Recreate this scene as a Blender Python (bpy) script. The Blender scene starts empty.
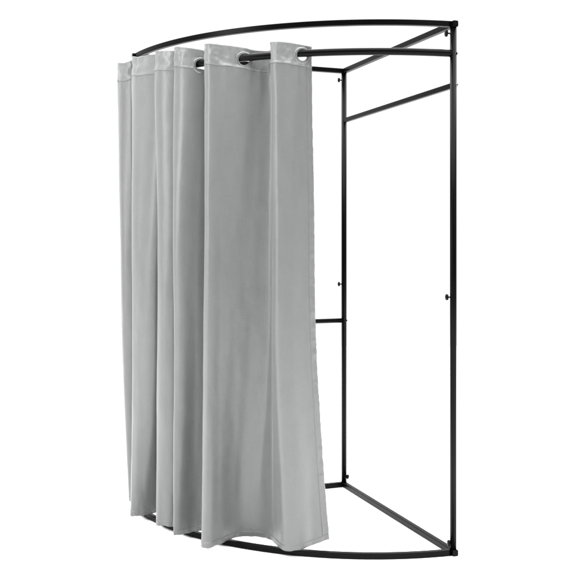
import bpy, bmesh, math, random
from mathutils import Vector, Matrix, noise
random.seed(4)
sc = bpy.context.scene
COL = sc.collection

# ------------------------------------------------------------------ plan of the corner frame (metres)
A = Vector((0.6200, 3.3756)); B = Vector((0.26845, 4.3124)); C = Vector((-0.66832, 3.96086))
H = 2.0
TUBE = 0.022; POST_R = 0.0124; ROD_R = 0.0135; ROD_Z = 1.8800
TOP = [ (0.0886,3.3924,1.9060),(0.0525,3.3756,1.9118),(0.0037,3.3581,1.9174),(-0.0448,3.3580,1.9211),(-0.0638,3.3754,1.9230),(-0.0568,3.4102,1.9231),(-0.0616,3.4656,1.9082),(-0.1158,3.4725,1.9097),(-0.1692,3.4593,1.9184),(-0.2462,3.4613,1.9304),(-0.3126,3.4730,1.9407),(-0.3220,3.4913,1.9419),(-0.3154,3.5476,1.9412),(-0.2993,3.5915,1.9287),(-0.3451,3.5696,1.9300),(-0.4253,3.5767,1.9514),(-0.4503,3.6015,1.9568),(-0.4557,3.6451,1.9499),(-0.3732,3.6507,1.9410),(-0.4243,3.6360,1.9408),(-0.5173,3.6650,1.9533),(-0.5429,3.7011,1.9576),(-0.5462,3.7518,1.9558),(-0.4561,3.7315,1.9412),(-0.4943,3.7065,1.9382),(-0.6380,3.8275,1.9629),(-0.6731,3.8951,1.9746),(-0.6832,3.9918,1.9832),(-0.6942,4.1645,1.9994),(-0.6900,3.9550,1.9569),(-0.7396,3.9850,1.9641),(-0.7613,4.0300,1.9730),(-0.7500,4.0900,1.9779) ]
MID = [ (0.1010,3.4287,0.9800),(0.0566,3.3979,0.9800),(0.0075,3.3544,0.9800),(-0.0409,3.3440,0.9800),(-0.0629,3.3871,0.9800),(-0.0534,3.4324,0.9800),(-0.0657,3.4779,0.9800),(-0.1394,3.4843,0.9800),(-0.1926,3.4662,0.9800),(-0.2559,3.4371,0.9800),(-0.3080,3.4220,0.9800),(-0.3168,3.4341,0.9800),(-0.3154,3.5038,0.9800),(-0.3062,3.5780,0.9800),(-0.3646,3.5665,0.9800),(-0.4298,3.5482,0.9800),(-0.4488,3.5582,0.9800),(-0.4548,3.6058,0.9800),(-0.4202,3.6356,0.9800),(-0.4673,3.6249,0.9800),(-0.5143,3.6442,0.9800),(-0.5296,3.6660,0.9800),(-0.5313,3.7348,0.9800),(-0.5153,3.7702,0.9800),(-0.5538,3.7471,0.9800),(-0.6324,3.7936,0.9800),(-0.6580,3.8274,0.9800),(-0.6653,3.9259,0.9800),(-0.6801,4.0797,0.9800),(-0.6859,3.9562,0.9800),(-0.7283,3.9718,0.9800),(-0.7442,4.0098,0.9800),(-0.7374,4.0709,0.9800) ]
BOT = [ (0.1580,3.4679,0.0280),(0.1065,3.4222,0.0280),(0.0447,3.3503,0.0280),(0.0000,3.3288,0.0280),(-0.0453,3.3997,0.0280),(-0.0691,3.4564,0.0280),(-0.1164,3.4913,0.0280),(-0.1671,3.4972,0.0280),(-0.2162,3.4737,0.0280),(-0.2615,3.4109,0.0280),(-0.3068,3.3666,0.0280),(-0.3167,3.3721,0.0280),(-0.3150,3.4564,0.0280),(-0.3168,3.5632,0.0280),(-0.3643,3.5632,0.0280),(-0.4280,3.5173,0.0280),(-0.4417,3.5114,0.0280),(-0.4455,3.5632,0.0280),(-0.4424,3.6192,0.0280),(-0.4738,3.6129,0.0280),(-0.5071,3.6217,0.0280),(-0.5229,3.6280,0.0280),(-0.5286,3.7164,0.0280),(-0.5295,3.8120,0.0280),(-0.5730,3.7911,0.0280),(-0.6304,3.7568,0.0280),(-0.6466,3.7541,0.0280),(-0.6554,3.8545,0.0280),(-0.6736,3.9879,0.0280),(-0.6817,3.9575,0.0280),(-0.6940,3.9575,0.0280),(-0.7064,3.9879,0.0280),(-0.7022,4.0502,0.0280) ]
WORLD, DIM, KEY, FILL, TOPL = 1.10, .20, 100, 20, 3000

# ------------------------------------------------------------------ materials
def mat(name):
    m = bpy.data.materials.new(name); m.use_nodes = True
    return m, m.node_tree, m.node_tree.nodes['Principled BSDF']
def N(nt, t, **k):
    n = nt.nodes.new(t)
    for a, v in k.items(): setattr(n, a, v)
    return n
def metal():
    m, nt, b = mat('black_powder_coat')
    b.inputs['Base Color'].default_value = (.0016, .0017, .0016, 1)
    b.inputs['Roughness'].default_value = .42
    b.inputs['Specular IOR Level'].default_value = .075
    tc = N(nt, 'ShaderNodeTexCoord'); n = N(nt, 'ShaderNodeTexNoise')
    n.inputs['Scale'].default_value = 700; n.inputs['Detail'].default_value = 2
    bp = N(nt, 'ShaderNodeBump'); bp.inputs['Strength'].default_value = .12; bp.inputs['Distance'].default_value = .001
    nt.links.new(tc.outputs['Object'], n.inputs['Vector']); nt.links.new(n.outputs['Fac'], bp.inputs['Height'])
    nt.links.new(bp.outputs['Normal'], b.inputs['Normal'])
    n2 = N(nt, 'ShaderNodeTexNoise'); n2.inputs['Scale'].default_value = 9
    mr = N(nt, 'ShaderNodeMapRange'); mr.inputs['To Min'].default_value = .20; mr.inputs['To Max'].default_value = .34
    nt.links.new(tc.outputs['Object'], n2.inputs['Vector']); nt.links.new(n2.outputs['Fac'], mr.inputs['Value'])
    nt.links.new(mr.outputs['Result'], b.inputs['Roughness'])
    return m
def simple(name, col, rough, metallic=0, spec=.5):
    m, nt, b = mat(name)
    tc = N(nt, 'ShaderNodeTexCoord'); n = N(nt, 'ShaderNodeTexNoise'); n.inputs['Scale'].default_value = 60
    mx = N(nt, 'ShaderNodeMix', data_type='RGBA')
    mx.inputs[6].default_value = (*[c * .94 for c in col], 1); mx.inputs[7].default_value = (*[min(1, c * 1.05) for c in col], 1)
    nt.links.new(tc.outputs['Object'], n.inputs['Vector']); nt.links.new(n.outputs['Fac'], mx.inputs[0])
    nt.links.new(mx.outputs[2], b.inputs['Base Color'])
    b.inputs['Roughness'].default_value = rough; b.inputs['Metallic'].default_value = metallic
    b.inputs['Specular IOR Level'].default_value = spec
    return m
def fabric(name, rough, bump, pucker, sheen, spec, col):
    m, nt, b = mat(name)
    uv = N(nt, 'ShaderNodeUVMap'); uv.uv_map = 'cloth'
    def noise_tex(sx, sy, scale, detail):
        mp = N(nt, 'ShaderNodeMapping'); mp.inputs['Scale'].default_value = (sx, sy, 1)
        n = N(nt, 'ShaderNodeTexNoise'); n.inputs['Scale'].default_value = scale; n.inputs['Detail'].default_value = detail
        nt.links.new(uv.outputs['UV'], mp.inputs['Vector']); nt.links.new(mp.outputs['Vector'], n.inputs['Vector'])
        return n
    warp = noise_tex(1, .06, 420, 3)      # vertical yarns
    weft = noise_tex(.06, 1, 420, 3)      # horizontal yarns
    slub = noise_tex(.5, .22, 40, 3)
    cr = noise_tex(1, .6, 22, 3)          # soft creases
    add = N(nt, 'ShaderNodeMath', operation='ADD'); nt.links.new(warp.outputs['Fac'], add.inputs[0]); nt.links.new(weft.outputs['Fac'], add.inputs[1])
    b1 = N(nt, 'ShaderNodeBump'); b1.inputs['Strength'].default_value = bump; b1.inputs['Distance'].default_value = .0006
    nt.links.new(add.outputs[0], b1.inputs['Height'])
    b2 = N(nt, 'ShaderNodeBump'); b2.inputs['Strength'].default_value = pucker; b2.inputs['Distance'].default_value = .006
    nt.links.new(cr.outputs['Fac'], b2.inputs['Height']); nt.links.new(b1.outputs['Normal'], b2.inputs['Normal'])
    nt.links.new(b2.outputs['Normal'], b.inputs['Normal'])
    a2 = N(nt, 'ShaderNodeMath', operation='ADD'); nt.links.new(add.outputs[0], a2.inputs[0]); nt.links.new(slub.outputs['Fac'], a2.inputs[1])
    mr = N(nt, 'ShaderNodeMapRange'); mr.inputs['From Min'].default_value = 1.0; mr.inputs['From Max'].default_value = 2.0
    nt.links.new(a2.outputs[0], mr.inputs['Value'])
    mx = N(nt, 'ShaderNodeMix', data_type='RGBA')
    mx.inputs[6].default_value = (*[c * .90 for c in col], 1); mx.inputs[7].default_value = (*[c * 1.10 for c in col], 1)
    nt.links.new(mr.outputs['Result'], mx.inputs[0]); nt.links.new(mx.outputs[2], b.inputs['Base Color'])
    b.inputs['Roughness'].default_value = rough; b.inputs['Specular IOR Level'].default_value = spec
    b.inputs['Sheen Weight'].default_value = sheen; b.inputs['Sheen Roughness'].default_value = .35
    return m
GREY = (.128, .1315, .1295)
M_METAL = metal()
M_PLUG = simple('black_plastic', (.002, .002, .002), .3, spec=.08)
M_ZINC = simple('zinc_bolt', (.22, .22, .22), .35, 1)
M_RING = simple('satin_silver_grommet', (.19, .196, .193), .30, metallic=.55)
M_CLOTH = fabric('grey_satin_cloth', .37, .6, .26, .22, .75, GREY)
M_BAND = fabric('grey_satin_header', .33, .5, .75, .2, .75, (.150, .154, .152))
M_FLOOR = simple('white_studio_floor', (.93, .93, .93), .7, spec=.1)
M_FLOOR.node_tree.nodes['Principled BSDF'].inputs['Base Color'].default_value = (.93, .93, .93, 1)

# ------------------------------------------------------------------ helpers
def link(name, bm, m, parent=None, smooth=True, doubles=True):
    if doubles: bmesh.ops.remove_doubles(bm, verts=bm.verts, dist=1e-6)
    bmesh.ops.recalc_face_normals(bm, faces=bm.faces)
    me = bpy.data.meshes.new(name); bm.to_mesh(me); bm.free()
    if smooth:
        for p in me.polygons: p.use_smooth = True
    me.materials.append(m)
    o = bpy.data.objects.new(name, me); COL.objects.link(o)
    if parent: o.parent = parent
    return o
def v3(p, z): return Vector((p.x, p.y, z))
def sharp(o, deg=35):
    for e in o.data.edges: pass
    md = o.modifiers.new('weighted', 'WEIGHTED_NORMAL'); md.keep_sharp = True
    return o
def bevel(bm, w, seg=2):
    es = [e for e in bm.edges if len(e.link_faces) == 2 and e.calc_face_angle(0) > .6]
    bmesh.ops.bevel(bm, geom=es, offset=w, segments=seg, profile=.5, affect='EDGES')
def sweep(pts, profile, closed_profile=True, caps=True):
    """profile: list of (side, up) offsets swept along 3D pts (up is world Z unless the path is vertical)"""
    bm = bmesh.new(); rings = []
    n = len(pts)
    for i, p in enumerate(pts):
        t = (pts[min(i + 1, n - 1)] - pts[max(i - 1, 0)]).normalized()
        up = Vector((0, 0, 1)) if abs(t.z) < .9 else Vector((0, 1, 0))
        s = t.cross(up).normalized(); u = s.cross(t).normalized()
        rings.append([bm.verts.new(p + s * a + u * b) for a, b in profile])
    k = len(profile)
    for i in range(n - 1):
        for j in range(k):
            bm.faces.new((rings[i][j], rings[i][(j + 1) % k], rings[i + 1][(j + 1) % k], rings[i + 1][j]))
    if caps:
        bm.faces.new(rings[0][::-1]); bm.faces.new(rings[-1])
    return bm
def rrect(w, h, r=.0028, seg=4):
    out = []
    for cx, cy, a0 in ((w/2-r, h/2-r, 0), (-w/2+r, h/2-r, 90), (-w/2+r, -h/2+r, 180), (w/2-r, -h/2+r, 270)):
        for i in range(seg + 1):
            a = math.radians(a0 + 90 * i / seg); out.append((cx + r*math.cos(a), cy + r*math.sin(a)))
    return out
def circ(r, n=28): return [(r*math.cos(2*math.pi*i/n), r*math.sin(2*math.pi*i/n)) for i in range(n)]
def arc(P, Q, sag, n=97, cut0=0, cut1=0):
    M = (P + Q) / 2; ch = (Q - P).length; R = (ch*ch/4 + sag*sag) / (2*sag)
    u = (Q - P).normalized(); nr = Vector((-u.y, u.x))
    if nr.y > 0: nr = -nr
    c = M + nr * (sag - R); a0 = math.asin(ch/2/R)
    return [c + R*(math.sin(t)*u + math.cos(t)*nr) for t in
            [(-a0 + cut0/R) + (2*a0 - (cut0+cut1)/R) * i/(n-1) for i in range(n)]], c, R
def lathe(prof, axis_p, axis_d, n=24):
    """prof: list of (distance along axis, radius)"""
    d = axis_d.normalized(); a = d.orthogonal().normalized(); b = d.cross(a)
    bm = bmesh.new(); rings = []
    for h, r in prof:
        rings.append([bm.verts.new(axis_p + d*h + (a*math.cos(2*math.pi*i/n) + b*math.sin(2*math.pi*i/n))*max(r, 1e-5)) for i in range(n)])
    for i in range(len(prof)-1):
        for j in range(n): bm.faces.new((rings[i][j], rings[i][(j+1) % n], rings[i+1][(j+1) % n], rings[i+1][j]))
    bm.faces.new(rings[0][::-1]); bm.faces.new(rings[-1])
    return bm
def box_between(p, q, w, h, r=.0028):
    return sweep([p, q], rrect(w, h, r))

# ------------------------------------------------------------------ the frame
frame = bpy.data.objects.new('fitting_room_frame', None); COL.objects.link(frame)
frame.location = (B.x, B.y, 0)
frame['label'] = 'black metal quarter-round fitting room frame holding the grey curtain'
frame['category'] = 'fitting room frame'; frame['kind'] = 'thing'
OFF = -frame.location
def part(name, bm, m=M_METAL, parent=frame, wn=True):
    bmesh.ops.translate(bm, verts=bm.verts, vec=OFF)
    o = link(name, bm, m, parent)
    if wn: sharp(o)
    return o
dA = (A - B).normalized(); dC = (C - B).normalized()
g = TUBE / 2
for P in (A, B, C):                              # three upright posts between the bottom and top tubes
    part('post', sweep([v3(P, TUBE - .001), v3(P, H/2 - .02), v3(P, H/2 + .02), v3(P, H - TUBE + .001)], circ(POST_R)), wn=False)
EXT = .0125
for z in (g, H - g):
    # straight tubes: one runs through the back corner, the other butts against it
    part('side_rail', box_between(v3(B - dA*g, z), v3(A + dA*EXT, z), TUBE, TUBE))
    part('side_rail', box_between(v3(B + dC*(g+.0004), z), v3(C + dC*EXT, z), TUBE, TUBE))
    for P, d in ((A, dA), (C, dC)):
        part('end_cap', box_between(v3(P + d*(EXT+.0002), z), v3(P + d*(EXT+.0048), z), TUBE+.0006, TUBE+.0006, .0045), M_PLUG)
    pts, c, R = arc(A, C, .2410 if z > 1 else .2600, cut0=g*.9, cut1=g*.9)
    part('curved_rail', sweep([v3(p, z) for p in pts], rrect(.0205, .0212)))
# curved curtain rod, flattened ends bolted to the front posts
rod_pts, RC, RR = arc(A, C, .2511, n=121, cut0=POST_R*.8, cut1=POST_R*.8)
part('curtain_rod', sweep([v3(p, ROD_Z) for p in rod_pts], circ(ROD_R)), wn=False)
# crossbars
def crossbar(P, Q, z, tilt=0):
    d = (Q - P).normalized()
    return part('crossbar', box_between(v3(P + d*POST_R*.85, z), v3(Q - d*POST_R*.85, z + tilt), .016, .0205))
crossbar(B, A, 1.752, .008)
part('crossbar', sweep([v3(B + dC*POST_R*.85, .795), v3(C - dC*POST_R*.85, .795)], circ(.0108)), wn=False)

def knob(p, d, L=.011, r=.0068):
    k = part('screw_knob', lathe([(0, r*.9), (.0012, r), (.0062, r*1.02), (.0085, r*.8), (.0095, r*.3)], p + d*L, d), M_PLUG, wn=False)
    # the stem sits under the knob as its own sub-part, already in the frame's coordinates
    bm = lathe([(-.004, .0028), (L + .0005, .0028)], p, d, 14); bmesh.ops.translate(bm, verts=bm.verts, vec=OFF)
    link('stem', bm, M_PLUG, k)
left = Vector((-1, -.12, 0)).normalized(); right = Vector((1, -.1, 0)).normalized()
def on(P, z, d): return v3(P, z) + d * POST_R
knob(on(B, 1.946, left), left, .0085, .0105); knob(on(B, .969, left), left, .0085, .0105)
knob(on(B, .047, right), Vector((.9, -.5, 0)).normalized(), .002, .0105)
knob(on(A, 1.955, left), left, .0105, .0130); knob(on(A, .966, left), left, .0085, .0115)
knob(on(A, .044, left), left, .001, .0115)
def bolt(p, d, m, r=.0052, h=.0035):
    part('bolt', lathe([(-.002, r), (h*.4, r), (h*.8, r*.8), (h, r*.35)], p, d, 20), m, wn=False)
bolt(on(A, ROD_Z, right), right, M_PLUG); bolt(on(A, 1.7625, right), Vector((.8, -.6, 0)).normalized(), M_ZINC, .0070, .0045)
bolt(on(B, .795, right), right, M_PLUG, .0045)
for z in (.0105, H-.0105): bolt(v3(A + dA*(EXT+.0046), z), v3(dA, 0), M_PLUG, .0028, .0012)

# ------------------------------------------------------------------ the curtain
curtain = bpy.data.objects.new('curtain', None); COL.objects.link(curtain)
curtain['label'] = 'pleated light grey satin curtain with eyelets hanging from the curved rod'
curtain['category'] = 'curtain'; curtain['kind'] = 'thing'
CP = Vector((-.33, 3.5, 0)); curtain.location = CP
SUB = 14
def cr(L, u):                                   # Catmull-Rom through a control table
    i = min(int(u), len(L) - 2); f = u - i
    p1, p2 = Vector(L[i]), Vector(L[i+1])
    p0 = Vector(L[i-1]) if i else p1*2 - p2
    p3 = Vector(L[i+2]) if i + 2 < len(L) else p2*2 - p1
    t0, t1, t2 = 0, 1, 0
    # centripetal-like tangents keep tight folds from overshooting
    l1 = max((p2 - p1).length, 1e-4); l0 = max((p1 - p0).length, 1e-4); l2 = max((p3 - p2).length, 1e-4)
    m1 = ((p1 - p0)/l0 * l1 + (p2 - p1)/l1 * l0) / (l0 + l1) * l1
    m2 = ((p2 - p1)/l1 * l2 + (p3 - p2)/l2 * l1) / (l1 + l2) * l1
    f2, f3 = f*f, f*f*f
    return p1*(2*f3-3*f2+1) + m1*(f3-2*f2+f) + p2*(-2*f3+3*f2) + m2*(f3-f2)
NC = (len(TOP) - 1) * SUB + 1
US = [j / SUB for j in range(NC)]
top = [cr(TOP, u) for u in US]; mid = [cr(MID, u) for u in US]; bot = [cr(BOT, u) for u in US]
def smooth_z(L, k):
    z = [p.z for p in L]
    for i, p in enumerate(L):
        w = z[max(0, i-k):i+k+1]; p.z = sum(w)/len(w)
smooth_z(top, SUB)
s = [0.0]
for j in range(1, NC): s.append(s[-1] + (Vector(mid[j]) - Vector(mid[j-1])).xy.length)
st = [0.0]
for j in range(1, NC): st.append(st[-1] + (top[j] - top[j-1]).xy.length)
# grommet centres: where the header crosses the rod
cross = []
for j in range(1, NC):
    a = (top[j-1].xy - RC).length - RR; b = (top[j].xy - RC).length - RR
    if a * b <= 0 and top[j].x > -.665 and st[j] > .025:
        f = a / (a - b) if a != b else 0
        if not cross or (st[j] - cross[-1][1]) > .05:
            cross.append((top[j-1].lerp(top[j], f), st[j-1] + (st[j]-st[j-1])*f, j))
HB = .080                                       # header height
GZ = ROD_Z - .007
def surf(j, z):
    """point of the cloth at column j and height z (below the header the three plans are blended)"""
    T, Mi, Bo = top[j], mid[j], bot[j]
    z0 = T.z
    if z >= z0 - HB: xy = T.xy.copy()
    else:
        a = (z0 - HB - z) / (z0 - HB - Bo.z)    # 0 under header, 1 at the hem
        am = .46
        if a < am:
            w = a / am; w = w*w*(3-2*w)*.5 + w*.5; xy = T.xy.lerp(Mi.xy, w)
        else:
            w = (a - am) / (1 - am); w = w**1.5; xy = Mi.xy.lerp(Bo.xy, w)
    return xy
def normal_xy(xyl, j):
    a = xyl[max(0, j-1)]; b = xyl[min(len(xyl)-1, j+1)]; d = (b - a)
    if d.length < 1e-7: return Vector((0, -1))
    d.normalize(); return Vector((-d.y, d.x))
def wrinkle(sj, z, hz):
    # hz: distance under header. long soft flutes, a few drag lines under the header, puckers at the hem
    v = .0060 * noise.noise(Vector((sj*7, z*1.3, 3.1))) + .0034 * noise.noise(Vector((sj*17, z*2.4 + sj*3, 9.7))) + .0008 * noise.noise(Vector((sj*34, z*9, 4.4)))
    v += .0028 * math.exp(-max(hz, 0)/.025) * noise.noise(Vector((sj*60, z*16, 2.3)))
    v += .0045 * math.exp(-max(hz, 0)/.10) * noise.noise(Vector((sj*28, z*9, 1.3)))
    v += .0042 * math.exp(-max(z, 0)/.045) * noise.noise(Vector((sj*48, z*16, 5.3)))
    return v + .0012*math.exp(-(max(hz, 0)/.008)**2)
def build_rows(zfun, rows, wfun, extra=0.0, NC=NC):
    grid = []
    for r in range(rows):
        xyl = [surf(j, zfun(j, r)) for j in range(NC)]
        line = []
        for j in range(NC):
            n = normal_xy(xyl, j); z = zfun(j, r)
            p = xyl[j] + n * (wfun(j, z) + extra)
            line.append(Vector((p.x, p.y, z)))
        grid.append(line)
    return grid
def grid_mesh(grid, keep=None):
    NC = len(grid[0])
    bm = bmesh.new(); uvl = bm.loops.layers.uv.new('cloth')
    V = [[bm.verts.new(p - CP) for p in row] for row in grid]
    for r in range(len(grid)-1):
        for j in range(NC-1):
            if keep and not keep(r, j): continue
            f = bm.faces.new((V[r][j], V[r][j+1], V[r+1][j+1], V[r+1][j]))
            for lp, (rr, jj) in zip(f.loops, ((r, j), (r, j+1), (r+1, j+1), (r+1, j))):
                lp[uvl].uv = (s[jj], grid[rr][jj].z)
    for v in [v for v in bm.verts if not v.link_faces]: bm.verts.remove(v)
    return bm
def cloth(name, bm, m, thick, parent=curtain):
    me = bpy.data.meshes.new(name); bm.to_mesh(me); bm.free()
    for p in me.polygons: p.use_smooth = True
    me.materials.append(m)
    o = bpy.data.objects.new(name, me); COL.objects.link(o); o.parent = parent
    md = o.modifiers.new('thickness', 'SOLIDIFY'); md.thickness = thick; md.offset = 0; md.use_even_offset = False
    return o
# hanging panel, from just inside the header down to the hem
RB = 260
def hem_z(j): return .029 + .004*noise.noise(Vector((s[j]*9, 0, 7))) + .0028*noise.noise(Vector((s[j]*38, 0, 3)))
def zb(j, r):
    t = r / (RB - 1); t = t if t > .04 else t
    return (top[j].z - HB + .004) * (1 - t) + hem_z(j) * t
panel = build_rows(zb, RB, lambda j, z: wrinkle(s[j], z, top[j].z - HB - z))
cloth('panel', grid_mesh(panel), M_CLOTH, .0012)
# stitched hem along the bottom and the loose side edge: doubled cloth standing slightly proud
def zhem(j, r): return (hem_z(j) - .0008) + (5 - r)/5 * .021
hemg = build_rows(zhem, 6, lambda j, z: wrinkle(s[j], z, top[j].z - HB - z) + .0013*noise.noise(Vector((s[j]*85, z*45, 3))))
cloth('hem', grid_mesh(hemg), M_CLOTH, .0023)
# turned side edge with its puckered stitching
KS = next(j for j in range(NC) if s[j] > .026)
RS = 420
def zs(j, r):
    t = r / (RS - 1); return (top[j].z - HB + .002) * (1 - t) + (hem_z(j) - .0016) * t
def ws(j, z):
    e = 1 - s[j] / s[KS]
    p = noise.noise(Vector((s[j]*30, z*30, 11))) * .0022 + noise.noise(Vector((s[j]*60, z*70, 12))) * .0010
    return wrinkle(s[j], z, top[j].z - HB - z) + p * min(1, e*3) + .0009 * e * noise.noise(Vector((0, z*26, 15)))
side = build_rows(zs, RS, ws, .0003, KS + 1)
for row in side:
    z = row[0].z; d = (row[0] - row[2]).normalized()
    row[0] += d * (.0010 + .0008 * noise.noise(Vector((4, z*30, 1))) + .0007 * noise.noise(Vector((9, z*75, 1))))
cloth('side_hem', grid_mesh(side), M_CLOTH, .0019)
# header band
RH = 27
def zh(j, r):
    t = r / (RH - 1)
    return top[j].z + .0012*noise.noise(Vector((s[j]*25, 2, 2))) - t * (HB + .0015*noise.noise(Vector((s[j]*16, 5, 2))))
def wh(j, z):
    d = top[j].z - z
    v = .0040*noise.noise(Vector((s[j]*24, z*24, 4))) * (.4 + .6*math.sin(math.pi*min(max(d/HB, 0), 1)))
    v += .0030*noise.noise(Vector((s[j]*58, z*38, 8))) + .0010*noise.noise(Vector((s[j]*110, z*60, 6))) 
    k = min(max((d - .055) / (HB - .055), 0), 1); v = v*(1-k) + wrinkle(s[j], z, 0)*k
    v += .0012*math.exp(-((d-HB+.001)/.006)**2) + .0010*math.exp(-((d-.002)/.004)**2)
    return v
headg = build_rows(zh, RH, wh)
def keep_h(r, j):
    z = (headg[r][j].z + headg[r+1][j].z) / 2; sj = (st[j] + st[j+1]) / 2
    for c, sc_, jj in cross:
        if (sj - sc_)**2 + (z - GZ)**2 < .0250**2: return False
    return True
cloth('header_band', grid_mesh(headg, keep_h), M_BAND, .0021)
# grommets: snapped rings on both faces of the header
for c, sc_, j in cross:
    d = (top[min(NC-1, j+3)] - top[max(0, j-4)]); d = Vector((d.x, d.y, 0)).normalized()
    n = Vector((-d.y, d.x, 0)); p = Vector((c.x, c.y, GZ)) - CP
    prof = [(20.5, -2.0), (20.8, -3.0), (22.5, -3.9), (26, -4.3), (30.5, -3.3), (32.5, -1.9), (32.5, 1.9), (30.5, 3.3), (26, 4.3), (22.5, 3.9), (20.8, 3.0), (20.5, 2.0)]
    bm = bmesh.new(); rings = []; K = 48
    for i in range(K):
        a = 2*math.pi*i/K; rad = d*math.cos(a) + Vector((0, 0, 1))*math.sin(a)
        rings.append([bm.verts.new(p + rad*(x/1000) + n*(y/1000)) for x, y in prof])
    m_ = len(prof)
    for i in range(K):
        for q in range(m_):
            bm.faces.new((rings[i][q], rings[i][(q+1) % m_], rings[(i+1) % K][(q+1) % m_], rings[(i+1) % K][q]))
    link('grommet', bm, M_RING, curtain)
print('grommets', len(cross), [tuple(round(x, 3) for x in c[0]) for c in cross])

# ------------------------------------------------------------------ the white studio floor
bm = bmesh.new()
bmesh.ops.create_grid(bm, x_segments=8, y_segments=8, size=7)
bmesh.ops.translate(bm, verts=bm.verts, vec=(0, 3, -.001))
fl = link('floor', bm, M_FLOOR, smooth=False); fl['kind'] = 'structure'

# ------------------------------------------------------------------ light: white studio, key soft box, added fill and overhead lamps
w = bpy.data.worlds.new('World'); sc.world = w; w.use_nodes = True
# white seamless studio behind and beside the stand, added dimming behind the camera deepens blacks and fold contrast
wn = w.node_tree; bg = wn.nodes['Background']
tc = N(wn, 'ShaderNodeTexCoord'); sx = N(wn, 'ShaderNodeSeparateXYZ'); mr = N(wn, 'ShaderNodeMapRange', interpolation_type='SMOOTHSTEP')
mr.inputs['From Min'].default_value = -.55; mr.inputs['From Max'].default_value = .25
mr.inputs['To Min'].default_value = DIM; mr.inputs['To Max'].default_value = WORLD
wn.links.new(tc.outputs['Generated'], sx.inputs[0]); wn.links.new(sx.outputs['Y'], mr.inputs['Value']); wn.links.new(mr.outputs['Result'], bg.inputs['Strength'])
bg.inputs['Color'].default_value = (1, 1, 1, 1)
def area(name, loc, target, sx, sy, power):
    l = bpy.data.lights.new(name, 'AREA'); l.shape = 'RECTANGLE'; l.size = sx; l.size_y = sy; l.energy = power
    o = bpy.data.objects.new(name, l); COL.objects.link(o); o.location = loc
    o.rotation_euler = (Vector(target) - Vector(loc)).to_track_quat('-Z', 'Y').to_euler(); return o
area('area_lamp', (-4.4, 1.3, 2.4), (-.3, 3.6, 1.1), 1.4, 2.6, KEY)
area('area_lamp', (2.6, .0, 3.4), (0, 3.6, 1.0), 2.2, 2.2, FILL)  # added fill lamp, brightens the right part of the curtain
area('area_lamp', (.0, 3.5, 7.0), (0, 3.5, 0), 13, 13, TOPL)  # added overhead lamp, drives the floor to white and weakens contact shadows

# ------------------------------------------------------------------ camera
cam = bpy.data.cameras.new('camera'); co = bpy.data.objects.new('camera', cam); COL.objects.link(co)
co.location = (0, 0, 1.1807)
co.rotation_euler = (math.radians(90) , 0, 0)
cam.sensor_width = 36; cam.lens = 899.85/576*36; cam.shift_y = -(288-239.9)/576
cam.clip_start = .05; cam.clip_end = 300
sc.camera = co
sc.view_settings.view_transform = 'Standard'; sc.view_settings.look = 'None'
sc.view_settings.exposure = 0; sc.view_settings.gamma = 1
